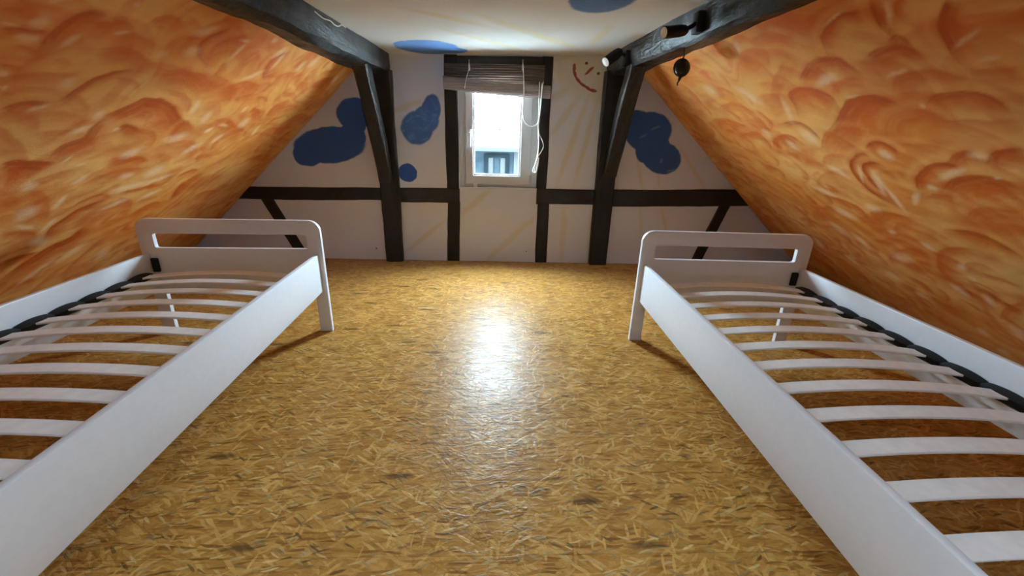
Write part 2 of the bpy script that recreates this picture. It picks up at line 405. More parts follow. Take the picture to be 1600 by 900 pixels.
# ceiling, slightly higher on the right
bm = bmesh.new()
def ceil_z(x): return 1.809 + 0.026*x
cx = (-1.30, 1.32)
vs = []
cys = sorted(list(np.linspace(REAR-0.02, SKY0, 5)) + list(np.linspace(SKY1, D+0.02, 12)))
cxs = sorted(list(np.linspace(cx[0], -SKX, 5)) + list(np.linspace(SKX, cx[1], 5)))
for yy in cys:
    vs.append([bm.verts.new((xx, yy, ceil_z(xx) + 0.006*mnoise.noise((xx*2, yy*1.5, 3)))) for xx in cxs])
for j, (A, B) in enumerate(zip(vs, vs[1:])):
    for i in range(9):
        if i == 4 and j == 4: continue                          # opening cut for the added roof light
        bm.faces.new((A[i], B[i], B[i+1], A[i+1]))
me = bpy.data.meshes.new('ceiling'); bm.to_mesh(me); bm.free()
ceil = link('ceiling', me, M['ceiling'], None, 4); tag(ceil, kind='structure')

rl = link('added_roof_light', plate_mesh('added_roof_light', [rrect(-SKX-0.03, SKX+0.03, SKY0-0.03, SKY1+0.03, (0,)*4), rrect(-SKX, SKX, SKY0, SKY1, (0,)*4)], 0.09, 0.0), M['pvc'])  # frame of the made-up roof light, out of view, there for extra light
rl.data.transform(Matrix(((1, 0, 0, 0), (0, 0, 1, 0), (0, 1, 0, 0), (0, 0, 0, 1)))); rl.location = (0, 0, 1.849); tag(rl, kind='structure')
box('window_pane', -SKX-0.005, SKX+0.005, SKY0-0.005, SKY1+0.005, 0.020, 0.026, M['glass'], rl)  # pane of the added roof light

# ------------------------------------------------------------------ sloping roof faces with the orange mural
ROOF = {'L': (-1.0, 2.956, math.atan(0.945)), 'R': (1.0, 3.103, math.atan(0.919))}
LIP = 0.045
def roof_plane(side):
    s, x0, a = ROOF[side]
    p0 = np.array([s*x0, 0, 0]); dt = np.array([-s*math.cos(a), 0, math.sin(a)]); nn = np.array([-s*math.sin(a), 0, -math.cos(a)])
    return p0, dt, nn
def px_roof(side, px, py):
    p0, dt, nn = roof_plane(side); p0 = p0 + nn*LIP
    d = ray(px, py); c = np.array([0, 0, CAM_H]); t = np.dot(p0-c, nn)/np.dot(d, nn)
    h = c+t*d
    return float(h[1]), float(np.dot(h-p0, dt))
def lattice(seed, n=257):
    return np.random.RandomState(seed).rand(n, n)
def vnoise(x, y, seed):
    L = lattice(seed); n = L.shape[0]-1
    xi = np.floor(x).astype(int); yi = np.floor(y).astype(int); fx = x-xi; fy = y-yi
    fx = fx*fx*(3-2*fx); fy = fy*fy*(3-2*fy); xi %= n; yi %= n
    return (L[xi, yi]*(1-fx)+L[xi+1, yi]*fx)*(1-fy)+(L[xi, yi+1]*(1-fx)+L[xi+1, yi+1]*fx)*fy
def fbm(x, y, seed, o=4):
    r = 0; a = 0.5
    for i in range(o): r = r+a*vnoise(x*2**i+i*7.3, y*2**i+i*3.1, seed+i); a *= 0.5
    return r/(1-0.5**o)

STROKES = {'L': [
 ([(60,80),(75,62),(100,40),(120,26),(140,21),(160,24),(166,33)],26,.9), ([(140,40),(160,38),(185,36),(205,41),(214,50)],14,.6),
 ([(165,65),(190,58),(215,55),(235,62),(244,75)],25,.5), ([(230,40),(245,30),(265,25),(280,29),(290,42)],22,.6), ([(0,42),(30,45),(60,48),(80,53)],10,.9),
 ([(0,14),(20,12),(38,16)],8,.6), ([(150,78),(180,75),(210,78),(228,90),(243,106)],25,.6), ([(20,74),(45,76),(62,82)],6,.5), ([(0,103),(20,105),(38,108)],5,.7),
 ([(0,150),(12,146),(24,147)],8,.5), ([(85,100),(100,92),(120,104)],16,.35),
 ([(0,170),(20,163),(45,159),(85,160)],20,.8), ([(165,180),(190,170),(215,160),(228,154),(245,158),(262,164)],42,.9),
 ([(88,160),(115,143),(145,123),(165,115),(190,110),(215,109)],12,.9), ([(175,122),(200,124),(215,130),(218,138)],6,.5),
 ([(243,106),(265,110),(290,112),(310,116),(325,126),(348,140)],26,.7), ([(322,105),(312,95),(308,85),(312,70),(325,58),(345,50),(362,44)],12,.9),
 ([(322,100),(322,90),(332,75),(355,62),(375,56),(393,53)],14,.6), ([(290,62),(300,56),(318,60)],12,.5), ([(345,33),(358,28),(390,34)],9,.6),
 ([(414,125),(412,112),(420,98),(435,87),(455,80)],9,.95), ([(348,140),(365,132),(380,128),(395,129),(415,134)],22,.7), ([(332,122),(342,104),(352,96)],16,.6),
 ([(230,160),(250,155),(265,165),(280,185),(298,197)],30,.8), ([(330,192),(350,185),(370,196),(388,206)],14,.55), ([(390,175),(400,168),(410,178)],12,.7),
 ([(415,185),(430,165),(452,158)],20,.5), ([(455,108),(470,95),(488,80),(505,84)],12,.6), ([(420,135),(440,115),(470,112)],16,.45),
 ([(428,200),(450,188),(470,178),(490,182)],12,.5), ([(400,215),(425,200),(450,200)],12,.5), ([(480,140),(500,125),(520,118)],14,.5),
 ([(0,258),(20,252),(60,251),(85,254)],48,.9), ([(70,250),(95,226),(130,214),(145,197),(165,182)],32,.75), ([(170,250),(200,246),(225,247),(234,252)],24,.7),
 ([(185,202),(200,195),(222,203)],14,.9), ([(120,292),(165,272),(200,264),(240,262)],9,.6), ([(105,328),(150,305),(177,307)],10,.7), ([(190,302),(225,293),(252,289)],6,.7),
 ([(265,314),(275,296),(286,285)],13,.8), ([(200,340),(230,321),(260,315)],10,.6), ([(280,290),(300,278),(318,270)],8,.6), ([(300,310),(320,300),(345,298)],10,.6),
 ([(260,225),(270,205),(290,190),(300,205)],14,.6), ([(70,378),(78,358),(100,342),(135,322),(170,310)],13,.9), ([(0,366),(20,362),(45,364),(58,372)],12,.7),
 ([(0,440),(40,408),(75,385),(110,370),(130,356)],24,1.2), ([(0,412),(30,400),(60,393)],14,.9), ([(90,432),(130,396),(162,370)],8,.6), ([(165,397),(185,380),(206,371)],10,.6),
 ([(30,468),(90,420),(130,400)],8,.45), ([(30,310),(60,300),(75,318),(68,350)],16,.5)],
 'R': [
 ([(1357,0),(1350,22),(1345,38)],10,.3), ([(1500,100),(1478,75),(1466,50),(1466,30),(1472,10),(1480,-8)],34,.95), ([(1498,45),(1530,34),(1570,30),(1600,34)],40,.35),
 ([(1295,92),(1283,60),(1286,52),(1298,35),(1320,25),(1345,18),(1358,21)],13,.9), ([(1402,62),(1382,48),(1368,33),(1360,18),(1357,-4)],22,.8),
 ([(1404,32),(1398,20),(1400,5),(1408,-5)],8,.7), ([(1350,92),(1370,80),(1400,72),(1425,78),(1445,88)],34,.75), ([(1387,67),(1400,57),(1415,62),(1430,78)],14,.75),
 ([(1510,105),(1540,108),(1600,104)],22,.6), ([(1397,147),(1400,130),(1412,120),(1430,115),(1470,114),(1500,120),(1530,127)],26,.6),
 ([(1251,130),(1254,115),(1265,97),(1285,90),(1310,92),(1330,105),(1348,117)],20,.95), ([(1300,150),(1308,132),(1325,122),(1348,120)],18,.6),
 ([(1249,187),(1244,168),(1236,150),(1241,142),(1255,138),(1280,143),(1300,152),(1313,172)],18,.8),
 ([(1440,165),(1460,148),(1490,145),(1530,148),(1560,160),(1587,182)],20,.8), ([(1288,218),(1308,188),(1320,165),(1335,152),(1360,147),(1390,155),(1412,166)],36,.95),
 ([(1284,238),(1290,215),(1305,205),(1325,200),(1352,203)],22,.6), ([(1385,212),(1385,195),(1395,180),(1415,173),(1440,172),(1460,178),(1487,191)],16,.7),
 ([(1403,212),(1403,196),(1415,187),(1440,185)],12,.5), ([(1470,190),(1510,186),(1560,190),(1600,186)],20,.5), ([(1350,233),(1358,224),(1375,221),(1395,230),(1405,241)],10,.95),
 ([(1410,325),(1365,303),(1336,277),(1328,260),(1332,247),(1345,240),(1362,246)],9,.9), ([(1395,307),(1365,290),(1350,272),(1349,259),(1362,253),(1387,262)],9,.9),
 ([(1437,302),(1435,278),(1445,262),(1462,254),(1485,256),(1502,266)],12,1.0), ([(1470,258),(1495,240),(1518,238),(1532,252)],26,.8), ([(1543,257),(1552,240),(1570,233),(1600,230)],22,.9),
 ([(1465,302),(1490,280),(1530,272),(1570,280),(1600,295)],44,.75), ([(1440,312),(1455,304),(1480,305),(1492,320)],8,.6), ([(1340,342),(1365,332),(1390,332),(1425,342)],12,.6),
 ([(1280,305),(1310,310),(1340,325),(1358,342)],10,.7), ([(1500,345),(1540,325),(1600,330)],40,.5), ([(1120,172),(1145,160),(1165,168),(1182,177)],10,.6), ([(1092,114),(1100,108),(1109,115)],6,.6),
 ([(1108,194),(1125,185),(1150,190),(1177,202)],14,.6), ([(1150,212),(1175,205),(1195,215),(1207,230)],12,.6), ([(1214,197),(1240,190),(1265,200),(1287,222)],8,.75),
 ([(1210,232),(1213,216),(1232,212),(1255,225)],9,.7), ([(1150,90),(1170,75),(1195,78),(1205,110)],18,.5), ([(1205,140),(1215,115),(1225,95)],14,.45),
 ([(1385,412),(1398,396),(1430,390),(1462,406)],9,.55), ([(1480,436),(1467,412),(1470,396),(1492,386),(1530,392)],15,.65), ([(1470,358),(1520,364),(1560,380),(1600,402)],14,.75),
 ([(1535,452),(1570,474),(1600,487)],12,.8), ([(1562,500),(1575,482),(1600,470)],14,.6), ([(1415,430),(1440,440),(1465,462)],9,.6), ([(1300,352),(1320,365),(1335,385)],8,.6),
 ([(1355,385),(1375,400),(1395,420)],8,.5), ([(1500,420),(1530,410),(1560,425)],18,.4)]}
LIGHTS = {'L': [(66,34,36,22,-15),(45,61,42,16,8),(112,66,38,11,-32),(18,36,38,7,5),(190,52,36,6,-5),(252,86,16,20,-60),(95,3,30,8,-15),(215,8,8,14,80),(5,115,18,10,10),(4,137,14,10,0),
 (155,179,24,14,-40),(60,168,44,7,-14),(110,128,30,16,-30),(320,48,42,13,-10),(383,64,18,6,15),(428,65,14,8,-20),(437,82,28,7,-32),(305,168,26,10,-60),(322,184,26,9,-45),(490,97,26,8,-35),(470,104,22,6,-45),
 (382,171,16,5,-40),(348,195,14,5,10),(326,203,18,5,-30),(398,204,22,5,-52),(523,123,18,8,-60),(435,95,40,5,-50),(372,80,40,7,-40),(125,203,44,9,-20),(182,203,14,4,-20),(207,240,40,11,-20),(275,215,34,13,-10),(242,268,36,11,-30),
 (200,275,26,9,-10),(124,258,14,4,-5),(125,281,32,7,-30),(48,290,20,24,-60),(93,316,34,7,-42),(42,333,30,24,0),(37,355,28,10,15),(60,378,26,18,-40),(103,247,20,4,-35),(205,292,66,8,-16),(180,319,52,7,-22),
 (250,280,50,6,-22),(160,395,26,14,-60),(110,395,60,9,-35),(235,305,40,6,-25),(55,425,80,6,-36),(300,232,40,7,-30),(340,215,30,6,-35),(382,190,26,9,-35),(395,118,40,7,-20),(300,82,30,18,-10),(75,352,36,7,-42)],
 'R': [(1384,242,30,14,22),(1373,287,42,13,64),(1343,272,28,6,78),(1530,243,40,14,0),(1488,270,44,15,-25),(1458,292,14,12,0),(1560,276,14,6,0),(1464,322,40,34,0),(1432,310,22,14,-70),(1362,326,26,13,10),(1400,312,48,8,52),
 (1438,165,9,9,0),(1322,62,42,50,20),(1290,128,38,16,-32),(1388,24,36,12,80),(1425,20,40,34,70),(1302,30,42,6,-32),(1404,116,34,8,-22),(1330,150,22,5,-20),(1252,82,46,44,0),(1292,125,30,20,-20),(1272,185,50,50,0),
 (1230,172,44,11,70),(1200,208,22,9,40),(1112,104,40,30,20),(1152,74,20,11,70),(1172,150,60,12,30),(1110,140,30,14,20),(1265,215,40,14,30),(1240,228,30,8,35),(1310,270,40,8,30),(1290,300,40,8,25),(1320,335,40,10,20),(1510,60,60,10,-35),
 (1545,90,40,8,-10),(1393,362,12,9,0),(1310,358,40,7,38),(1345,375,40,7,40),(1410,402,34,16,0),(1505,418,16,12,30),(1518,436,14,7,20),(1545,470,22,14,60),(1450,385,30,8,30),(1395,430,30,8,30),(1280,380,30,7,50),(1330,405,30,6,40),
 (1500,455,40,8,35),(1570,550,20,10,40),(1540,520,30,8,30),(1440,460,24,7,30),(1590,520,26,16,60)]}
PALE = np.array(srgb(236, 180, 104)); MID = np.array(srgb(222, 142, 60)); ORANGE = np.array(srgb(200, 88, 14)); DEEP = np.array(srgb(160, 58, 4)); WHITE = np.array(srgb(250, 224, 184))
def seg_dist(S, T, pts):
    """distance to a polyline and side (+ right hand of its direction)"""
    best = np.full(S.shape, 1e9); side = np.zeros(S.shape); par = np.zeros(S.shape)
    n = len(pts)-1
    for i in range(n):
        ax, ay = pts[i]; bx, by = pts[i+1]; dx, dy = bx-ax, by-ay; L2 = dx*dx+dy*dy+1e-12
        u = np.clip(((S-ax)*dx+(T-ay)*dy)/L2, 0, 1)
        ex = S-(ax+u*dx); ey = T-(ay+u*dy); d = np.sqrt(ex*ex+ey*ey)
        cr = dx*(T-ay)-dy*(S-ax)
        m_ = d < best
        best = np.where(m_, d, best); side = np.where(m_, cr, side); par = np.where(m_, (i+u)/n, par)
    return best, side, par
def smooth_line(pts, k=4):
    """Catmull-Rom"""
    P = [np.array(p, float) for p in pts]; P = [2*P[0]-P[1]] + P + [2*P[-1]-P[-2]]; out = []
    for i in range(1, len(P)-2):
        for j in range(k):
            t = j/k; a, b, c, d = P[i-1:i+3]
            out.append(0.5*((2*b)+(-a+c)*t+(2*a-5*b+4*c-d)*t*t+(-a+3*b-3*c+d)*t**3))
    out.append(P[-2]); return out
def paint(side, S, T):
    C = np.zeros(S.shape+(3,)); sgn = -1.0 if side == 'L' else 1.0
    n1 = fbm(S*2.2+3, T*3.2, 11+int(sgn)); n2 = fbm(S*5+T*2, T*9-S*2, 31+int(sgn))
    k = np.clip((n1-0.30)/0.30, 0, 1)[..., None]; C = PALE*(1-k)+MID*k
    k = np.clip((n2-0.46)/0.3, 0, 1)[..., None]*0.62; C = C*(1-k)+ORANGE*k
    th = (fbm(S*0.9+1, T*0.9+8, 131+int(sgn))-0.5)*2.4 + 0.6          # swirling brush grain
    S0, T0 = S-2.2, T-1.2
    ru = S0*np.cos(th)+T0*np.sin(th); rv = -S0*np.sin(th)+T0*np.cos(th)
    n3 = fbm(ru*4+40, rv*17+60, 151, 3)
    k = np.clip((n3-0.5)/0.25, 0, 1)[..., None]*0.42; C = C*(1-k)+ORANGE*k
    k = np.clip((0.46-n3)/0.2, 0, 1)[..., None]*0.35; C = C*(1-k)+PALE*k
    wx = (fbm(S*7, T*7, 51)-0.5)*0.035; wy = (fbm(S*7+9, T*7+4, 71)-0.5)*0.035
    SS, TT = S+wx, T+wy
    flat = SS.shape
    def apply(mask_idx, alpha, col):
        C[mask_idx] = C[mask_idx]*(1-alpha[..., None]) + col*alpha[..., None]
    def stroke(pts, width, strength, flip, col=None):
        P = np.array(pts); lo = P.min(0)-width*1.3; hi = P.max(0)+width*1.3
        idx = np.where((SS > lo[0]) & (SS < hi[0]) & (TT > lo[1]) & (TT < hi[1]))
        if len(idx[0]) == 0: return
        s, t = SS[idx], TT[idx]; d, sd, par = seg_dist(s, t, pts)
        inside = (sd*flip) > 0
        taper = np.clip(np.minimum(par, 1-par)*5+0.12, 0, 1)
        streak = 0.72+0.56*vnoise(d*130+7, par*3.0, 5)
        a = np.where(inside, np.clip(1-d/width, 0, 1)**0.95*streak, np.clip(1-d/0.010, 0, 1))*taper*strength
        a = np.clip(a, 0, 0.97)
        cc = DEEP*0.55+ORANGE*0.45 if strength > 0.85 else ORANGE
        kk = np.clip(d/width*1.6, 0, 1)[..., None]
        C[idx] = C[idx]*(1-a[..., None]) + (cc*(1-kk)+ORANGE*kk)*a[..., None]
        lt = np.where(inside, 0, np.clip(1-np.abs(d-0.032)/0.030, 0, 1))*taper*0.36*strength   # paler ground left along the crest
        C[idx] = C[idx]*(1-lt[..., None]) + PALE*1.05*lt[..., None]
    def blob(cs, ct, a, b, an, strength, col):
        R_ = max(a, b)*1.5
        idx = np.where((np.abs(SS-cs) < R_) & (np.abs(TT-ct) < R_))
        if len(idx[0]) == 0: return
        s, t = SS[idx]-cs, TT[idx]-ct; c, sn = math.cos(an), math.sin(an)
        u = (s*c+t*sn)/a; v = (-s*sn+t*c)/b; r = np.sqrt(u*u+v*v)
        al = np.clip((1.25-r)/0.9, 0, 1)*strength*(0.7+0.5*vnoise(v*6+3, u*1.5, 9))
        al = np.clip(al, 0, 0.9); C[idx] = C[idx]*(1-al[..., None]) + col*al[..., None]
    rs = np.random.RandomState(5 if side == 'L' else 6)
    # all-over crescents; smaller and denser towards the gable
    for i in range(560):
        cs = rs.uniform(REAR, 3.95); ct = rs.uniform(0.0, 2.5)
        near = cs > 2.5 or (ct < 0.95 and cs > 1.2)
        r = rs.uniform(0.035, 0.09) if near else rs.uniform(0.08, 0.2)
        a0 = math.pi/2 + rs.uniform(-0.9, 0.9) + (0.7 if near else 0.0); sp = rs.uniform(0.7, 1.3); el = rs.uniform(1.0, 1.9); ro = rs.uniform(-0.5, 0.9)
        pts = []
        for k_ in range(9):
            an = a0+sp-2*sp*k_/8; x, y = r*el*math.cos(an), r*math.sin(an)
            pts.append((cs+x*math.cos(ro)-y*math.sin(ro), ct+x*math.sin(ro)+y*math.cos(ro)))
        inframe = cs > 0.4
        stroke(pts, r*rs.uniform(0.4, 0.9), rs.uniform(0.35, 0.75)*(0.8 if inframe and not near else 1.0), -1)
        if near and rs.rand() < 0.6: blob(cs+rs.uniform(-.06, .06), ct+rs.uniform(-.06, .06), rs.uniform(.02, .055), rs.uniform(.006, .012), rs.uniform(0, 1.6), rs.uniform(.12, .35), WHITE*0.95)
    for pts, wpx, st in STROKES[side]:
        q = [px_roof(side, *p) for p in smooth_line(pts)]
        mid = pts[len(pts)//2]
        a = px_roof(side, *mid); b = px_roof(side, mid[0]+4, mid[1]); c = px_roof(side, mid[0], mid[1]+4)
        jac = abs((b[0]-a[0])*(c[1]-a[1])-(b[1]-a[1])*(c[0]-a[0]))/16
        flip = 1.0 if ((b[0]-a[0])*(c[1]-a[1])-(b[1]-a[1])*(c[0]-a[0])) > 0 else -1.0
        stroke(q, wpx*math.sqrt(jac)*1.45, min(st*1.15, 1.2), flip)
    for (px, py, L, W_, an) in LIGHTS[side]:
        a = math.radians(an); c0 = px_roof(side, px, py)
        e = px_roof(side, px+math.cos(a)*L/2, py+math.sin(a)*L/2); g = px_roof(side, px-math.sin(a)*W_/2, py+math.cos(a)*W_/2)
        v1 = (e[0]-c0[0], e[1]-c0[1]); v2 = (g[0]-c0[0], g[1]-c0[1])
        A = math.hypot(*v1); ang = math.atan2(v1[1], v1[0]); B = abs(v1[0]*v2[1]-v1[1]*v2[0])/max(A, 1e-6)
        big = W_ > 24
        blob(c0[0], c0[1], A, max(B, 0.006), ang, 0.62 if big else 0.5, PALE*1.04 if big else WHITE)
    return np.clip(C, 0, 1)

def build_roof(side, name):
    p0, dt, nn = roof_plane(side)
    ysr = np.concatenate([np.arange(REAR-0.02, 0.35, 0.05), np.arange(0.35, D+0.025, 0.0085)])
    ts = np.concatenate([np.arange(-0.05, 2.56, 0.0085), [2.72]])
    S, T = np.meshgrid(ysr, ts, indexing='ij')
    k = np.clip((D-S)/0.24, 0, 1); k = k*(2-k)
    off = LIP*k + 0.012*(fbm(S*1.7+5, T*1.7, 81)-0.5) + 0.006*(fbm(S*6, T*6, 91)-0.5)
    P = p0 + T[..., None]*dt + off[..., None]*nn; P[..., 1] += S
    ny, ntt = S.shape
    verts = P.reshape(-1, 3)
    idx = np.arange(ny*ntt).reshape(ny, ntt)
    q = np.stack([idx[:-1, :-1], idx[1:, :-1], idx[1:, 1:], idx[:-1, 1:]], -1).reshape(-1, 4)
    if side == 'R': q = q[:, ::-1]
    me = bpy.data.meshes.new(name)
    me.vertices.add(len(verts)); me.vertices.foreach_set('co', verts.ravel())
    me.loops.add(q.size); me.loops.foreach_set('vertex_index', q.ravel().astype(np.int32))
    me.polygons.add(len(q)); me.polygons.foreach_set('loop_start', np.arange(0, q.size, 4, dtype=np.int32))
    me.update(calc_edges=True)
    C = paint(side, S, T).reshape(-1, 3)
    at = me.attributes.new('mural', 'FLOAT_COLOR', 'POINT')
    at.data.foreach_set('color', np.concatenate([C, np.ones((len(C), 1))], 1).astype(np.float32).ravel())
    ob = link(name, me, M['roof'], None, 4); tag(ob, kind='structure')
    return ob
build_roof('L', 'wall_left'); build_roof('R', 'wall_right')

# ------------------------------------------------------------------ timbers
def timber_mesh(name, path, section, jit=0.006, seed=0, seg=0.06, scale_end=None):
    """sweep a section [(a, b)] along path points [(point, axis_a, axis_b)] with uneven hewn edges"""
    bm = bmesh.new(); rings = []
    pts = []
    for i in range(len(path)-1):
        (p, a, b), (q, c, d) = path[i], path[i+1]
        L = (Vector(q)-Vector(p)).length; n = max(1, int(L/seg))
        for k in range(n): t = k/n; pts.append((Vector(p).lerp(Vector(q), t), Vector(a).lerp(Vector(c), t).normalized(), Vector(b).lerp(Vector(d), t).normalized()))
    p, a, b = path[-1]; pts.append((Vector(p), Vector(a), Vector(b)))
    sec = []
    for i, (u, v) in enumerate(section):
        u2, v2 = section[(i+1) % len(section)]; L = math.hypot(u2-u, v2-v); n = max(1, int(L/0.045))
        for k in range(n): sec.append((u+(u2-u)*k/n, v+(v2-v)*k/n))
    dist = 0
    for i, (c, a, b) in enumerate(pts):
        if i: dist += (pts[i][0]-pts[i-1][0]).length
        ring = []
        for (u, v) in sec:
            n1 = mnoise.noise((dist*2.2+seed*13.7, u*4, v*4+seed)); n2 = mnoise.noise((dist*9+seed*5.1, u*11, v*11))
            n3 = mnoise.noise((dist*2.2+seed*13.7, u*4+31, v*4+seed))
            ring.append(bm.verts.new(c + a*(u+jit*(n1*1.6+0.5*n2)) + b*(v+jit*(n3*1.6+0.5*n2))))
        rings.append(ring)
    n = len(sec)
    for A, B in zip(rings, rings[1:]):
        for k in range(n): bm.faces.new((A[k], A[(k+1) % n], B[(k+1) % n], B[k]))
    bm.faces.new(rings[0][::-1]); bm.faces.new(rings[-1])
    return from_bm(bm, name)
def cham(x0, x1, y0, y1, c=0.012):
    return [(x0+c, y0), (x1-c, y0), (x1, y0+c), (x1, y1-c), (x1-c, y1), (x0+c, y1), (x0, y1-c), (x0, y0+c)]
X_, Y_, Z_ = (1, 0, 0), (0, 1, 0), (0, 0, 1)
def vtimber(name, xb, xt, z0, z1, y0, y1, parent, seed, mat='post', jit=0.005):
    path = [((xb, 0, z0), X_, Y_), ((xt, 0, z1), X_, Y_)]
    return link(name, timber_mesh(name, path, cham(-parent[1]/2, parent[1]/2, y0, y1), jit, seed), M[mat], parent[0], 0.6)
# wall-plane timbers (children of the gable wall)
yf = D-0.014; yb = D+0.05
def htimber(x0, z0a, z0b, x1, z1a, z1b, seed, y0=yf):
    h0 = z0b-z0a; path = [((x0, 0, (z0a+z0b)/2), Z_, Y_), ((x1, 0, (z1a+z1b)/2), Z_, Y_)]
    return link('timber_rail', timber_mesh('timber_rail', path, cham(-h0/2, h0/2, y0, yb, 0.008), 0.005, seed), M['timber'], wall, 0.6)
htimber(-2.42, 0.558, 0.672, -1.0, 0.566, 0.690, 1)
htimber(-0.95, 0.562, 0.693, -0.335, 0.560, 0.702, 2)
htimber(0.384, 0.572, 0.714, 0.98, 0.578, 0.722, 3)
htimber(1.03, 0.566, 0.722, 2.46, 0.606, 0.748, 4)
vtimber('timber_stud', -0.405, -0.394, 0.0, 0.575, yf, yb, (wall, 0.118), 5)
vtimber('timber_stud', -0.400, -0.396, 0.69, 1.80, yf, yb, (wall, 0.112), 6)
vtimber('timber_stud', 0.459, 0.452, 0.0, 0.58, yf, yb, (wall, 0.112), 7)
vtimber('timber_stud', 0.428, 0.425, 0.705, 1.81, yf, yb, (wall, 0.092), 8)
link('window_lintel', timber_mesh('window_lintel', [((-0.345, 0, 1.758), Z_, Y_), ((0.385, 0, 1.772), Z_, Y_)], cham(-0.032, 0.032, yf-0.004, D+0.11, 0.006), 0.003, 9), M['timber'], wall, 0.6)
# diagonal struts of the lower gable
for i, (a, b) in enumerate((((416, 308), (476, 402)), ((1134, 318), (1087, 408)))):
    (x0, z0), (x1, z1) = wall_pt(*a), wall_pt(*b); e = 1.0
    dv = Vector((x1-x0, 0, z1-z0)); pv = Vector((dv.z, 0, -dv.x)).normalized()
    end = Vector((x0, 0, z0)) + dv*(z0/(z0-z1) if z0 != z1 else 1)
    link('timber_strut', timber_mesh('timber_strut', [((x0, 0, z0), pv, Y_), (end, pv, Y_)], cham(-0.052, 0.052, yf+0.002, yb, 0.008), 0.004, 20+i), M['timber'], wall, 0.6)

# free posts in front of the gable, knee braces, purlins
def trim(name, me, mat, label):
    ob = link(name, me, mat, None, 0.6); tag(ob, label=label, kind='structure'); return ob
trim('trim_1', timber_mesh('trim_1', [((-0.967, 0, 0.0), X_, Y_), ((-0.972, 0, 1.66), X_, Y_)], cham(-0.083, 0.083, D-0.068, D+0.02, 0.012), 0.006, 31), M['post'], 'dark timber post standing against the gable under the left beam')
trim('trim_2', timber_mesh('trim_2', [((1.017, 0, 0.0), X_, Y_), ((1.003, 0, 1.71), X_, Y_)], cham(-0.087, 0.087, D-0.070, D+0.02, 0.012), 0.006, 32), M['post'], 'dark timber post standing against the gable under the right beam')
def brace(name, xa, xb, top, bot, bow, wd, seed, label):
    (ty, tz), (by, bz) = top, bot; path = []
    for k in range(9):
        t = k/8; y = ty+(by-ty)*t + bow*math.sin(math.pi*t); z = tz+(bz-tz)*t
        dy = (by-ty)+bow*math.pi*math.cos(math.pi*t); dz = bz-tz; L = math.hypot(dy, dz)
        path.append(((xa+(xb-xa)*t, y, z), X_, (0, -dz/L, dy/L)))
    trim(name, timber_mesh(name, path, cham(-wd/2, wd/2, -0.055, 0.055, 0.012), 0.005, seed), M['timber_gloss'], label)
brace('trim_3', -1.02, -0.99, (3.50, 1.67), (3.90, 0.76), 0.03, 0.115, 41, 'dark curved knee brace from the left beam down to its post')
brace('trim_4', 1.055, 1.04, (3.48, 1.72), (3.90, 0.86), 0.02, 0.125, 42, 'dark knee brace from the right beam down to its post')
def purlin(name, side, xi_w, slope, sec, seed, label):
    s = -1 if side == 'L' else 1
    path = []
    for yy in (D-0.002, 2.6, 1.2, REAR+0.01):
        path.append(((s*(xi_w+slope*(D-yy)), yy, 0), (s, 0, 0), Z_))
    return trim(name, timber_mesh(name, path, sec, 0.010, seed), M['timber_gloss'], label)
purlin('trim_5', 'L', 0.905, 0.058, [(0.0, 1.83), (0.0, 1.69), (0.012, 1.645), (0.06, 1.618), (0.30, 1.635), (0.30, 1.83)], 51, 'long dark glossy timber beam along the top of the left slope')
pr = purlin('trim_6', 'R', 0.932, 0.078, [(0.0, 1.87), (0.006, 1.74), (0.022, 1.70), (0.048, 1.682), (0.28, 1.692), (0.28, 1.87)], 52, 'long dark painted timber beam along the top of the right slope')

# ------------------------------------------------------------------ window
wy = D+0.012
win = link('window_1', plate_mesh('window_1', [[(WX0, WZ0+0.004), (WX1, WZ0+0.004), (WX1, WZ1), (WX0, WZ1)], [(WX0+0.075, WZ0+0.05), (WX1-0.085, WZ0+0.05), (WX1-0.085, WZ1-0.07), (WX0+0.075, WZ1-0.07)]], 0.05, 0.004), M['pvc'], None, 0.6)
win.location = (0, wy+0.040, 0); tag(win, kind='structure')
# casement sash: glass light measured on the photograph
gx0, gx1, gz0, gz1 = -0.208, 0.219, 0.822, 1.62
sx0, sx1, sz0, sz1 = WX0+0.060, WX1-0.070, WZ0+0.030, WZ1-0.05
sash = link('window_sash', plate_mesh('window_sash', [[(sx0, sz0), (sx1, sz0), (sx1, sz1), (sx0, sz1)], [(gx0, gz0), (gx1, gz0), (gx1, gz1), (gx0, gz1)]], 0.040, 0.007), M['pvc'], win, 0.6)
sash.location = (0, -0.036, 0)
bead = link('glazing_bead', plate_mesh('glazing_bead', [[(gx0-0.002, gz0-0.002), (gx1+0.002, gz0-0.002), (gx1+0.002, gz1+0.002), (gx0-0.002, gz1+0.002)], [(gx0+0.014, gz0+0.014), (gx1-0.014, gz0+0.014), (gx1-0.014, gz1-0.014), (gx0+0.014, gz1-0.014)]], 0.018, 0.003), M['pvc'], sash, 0.6)
box('window_pane', gx0-0.004, gx1+0.004, -0.028, -0.022, gz0-0.004, gz1+0.004, M['glass'], win)
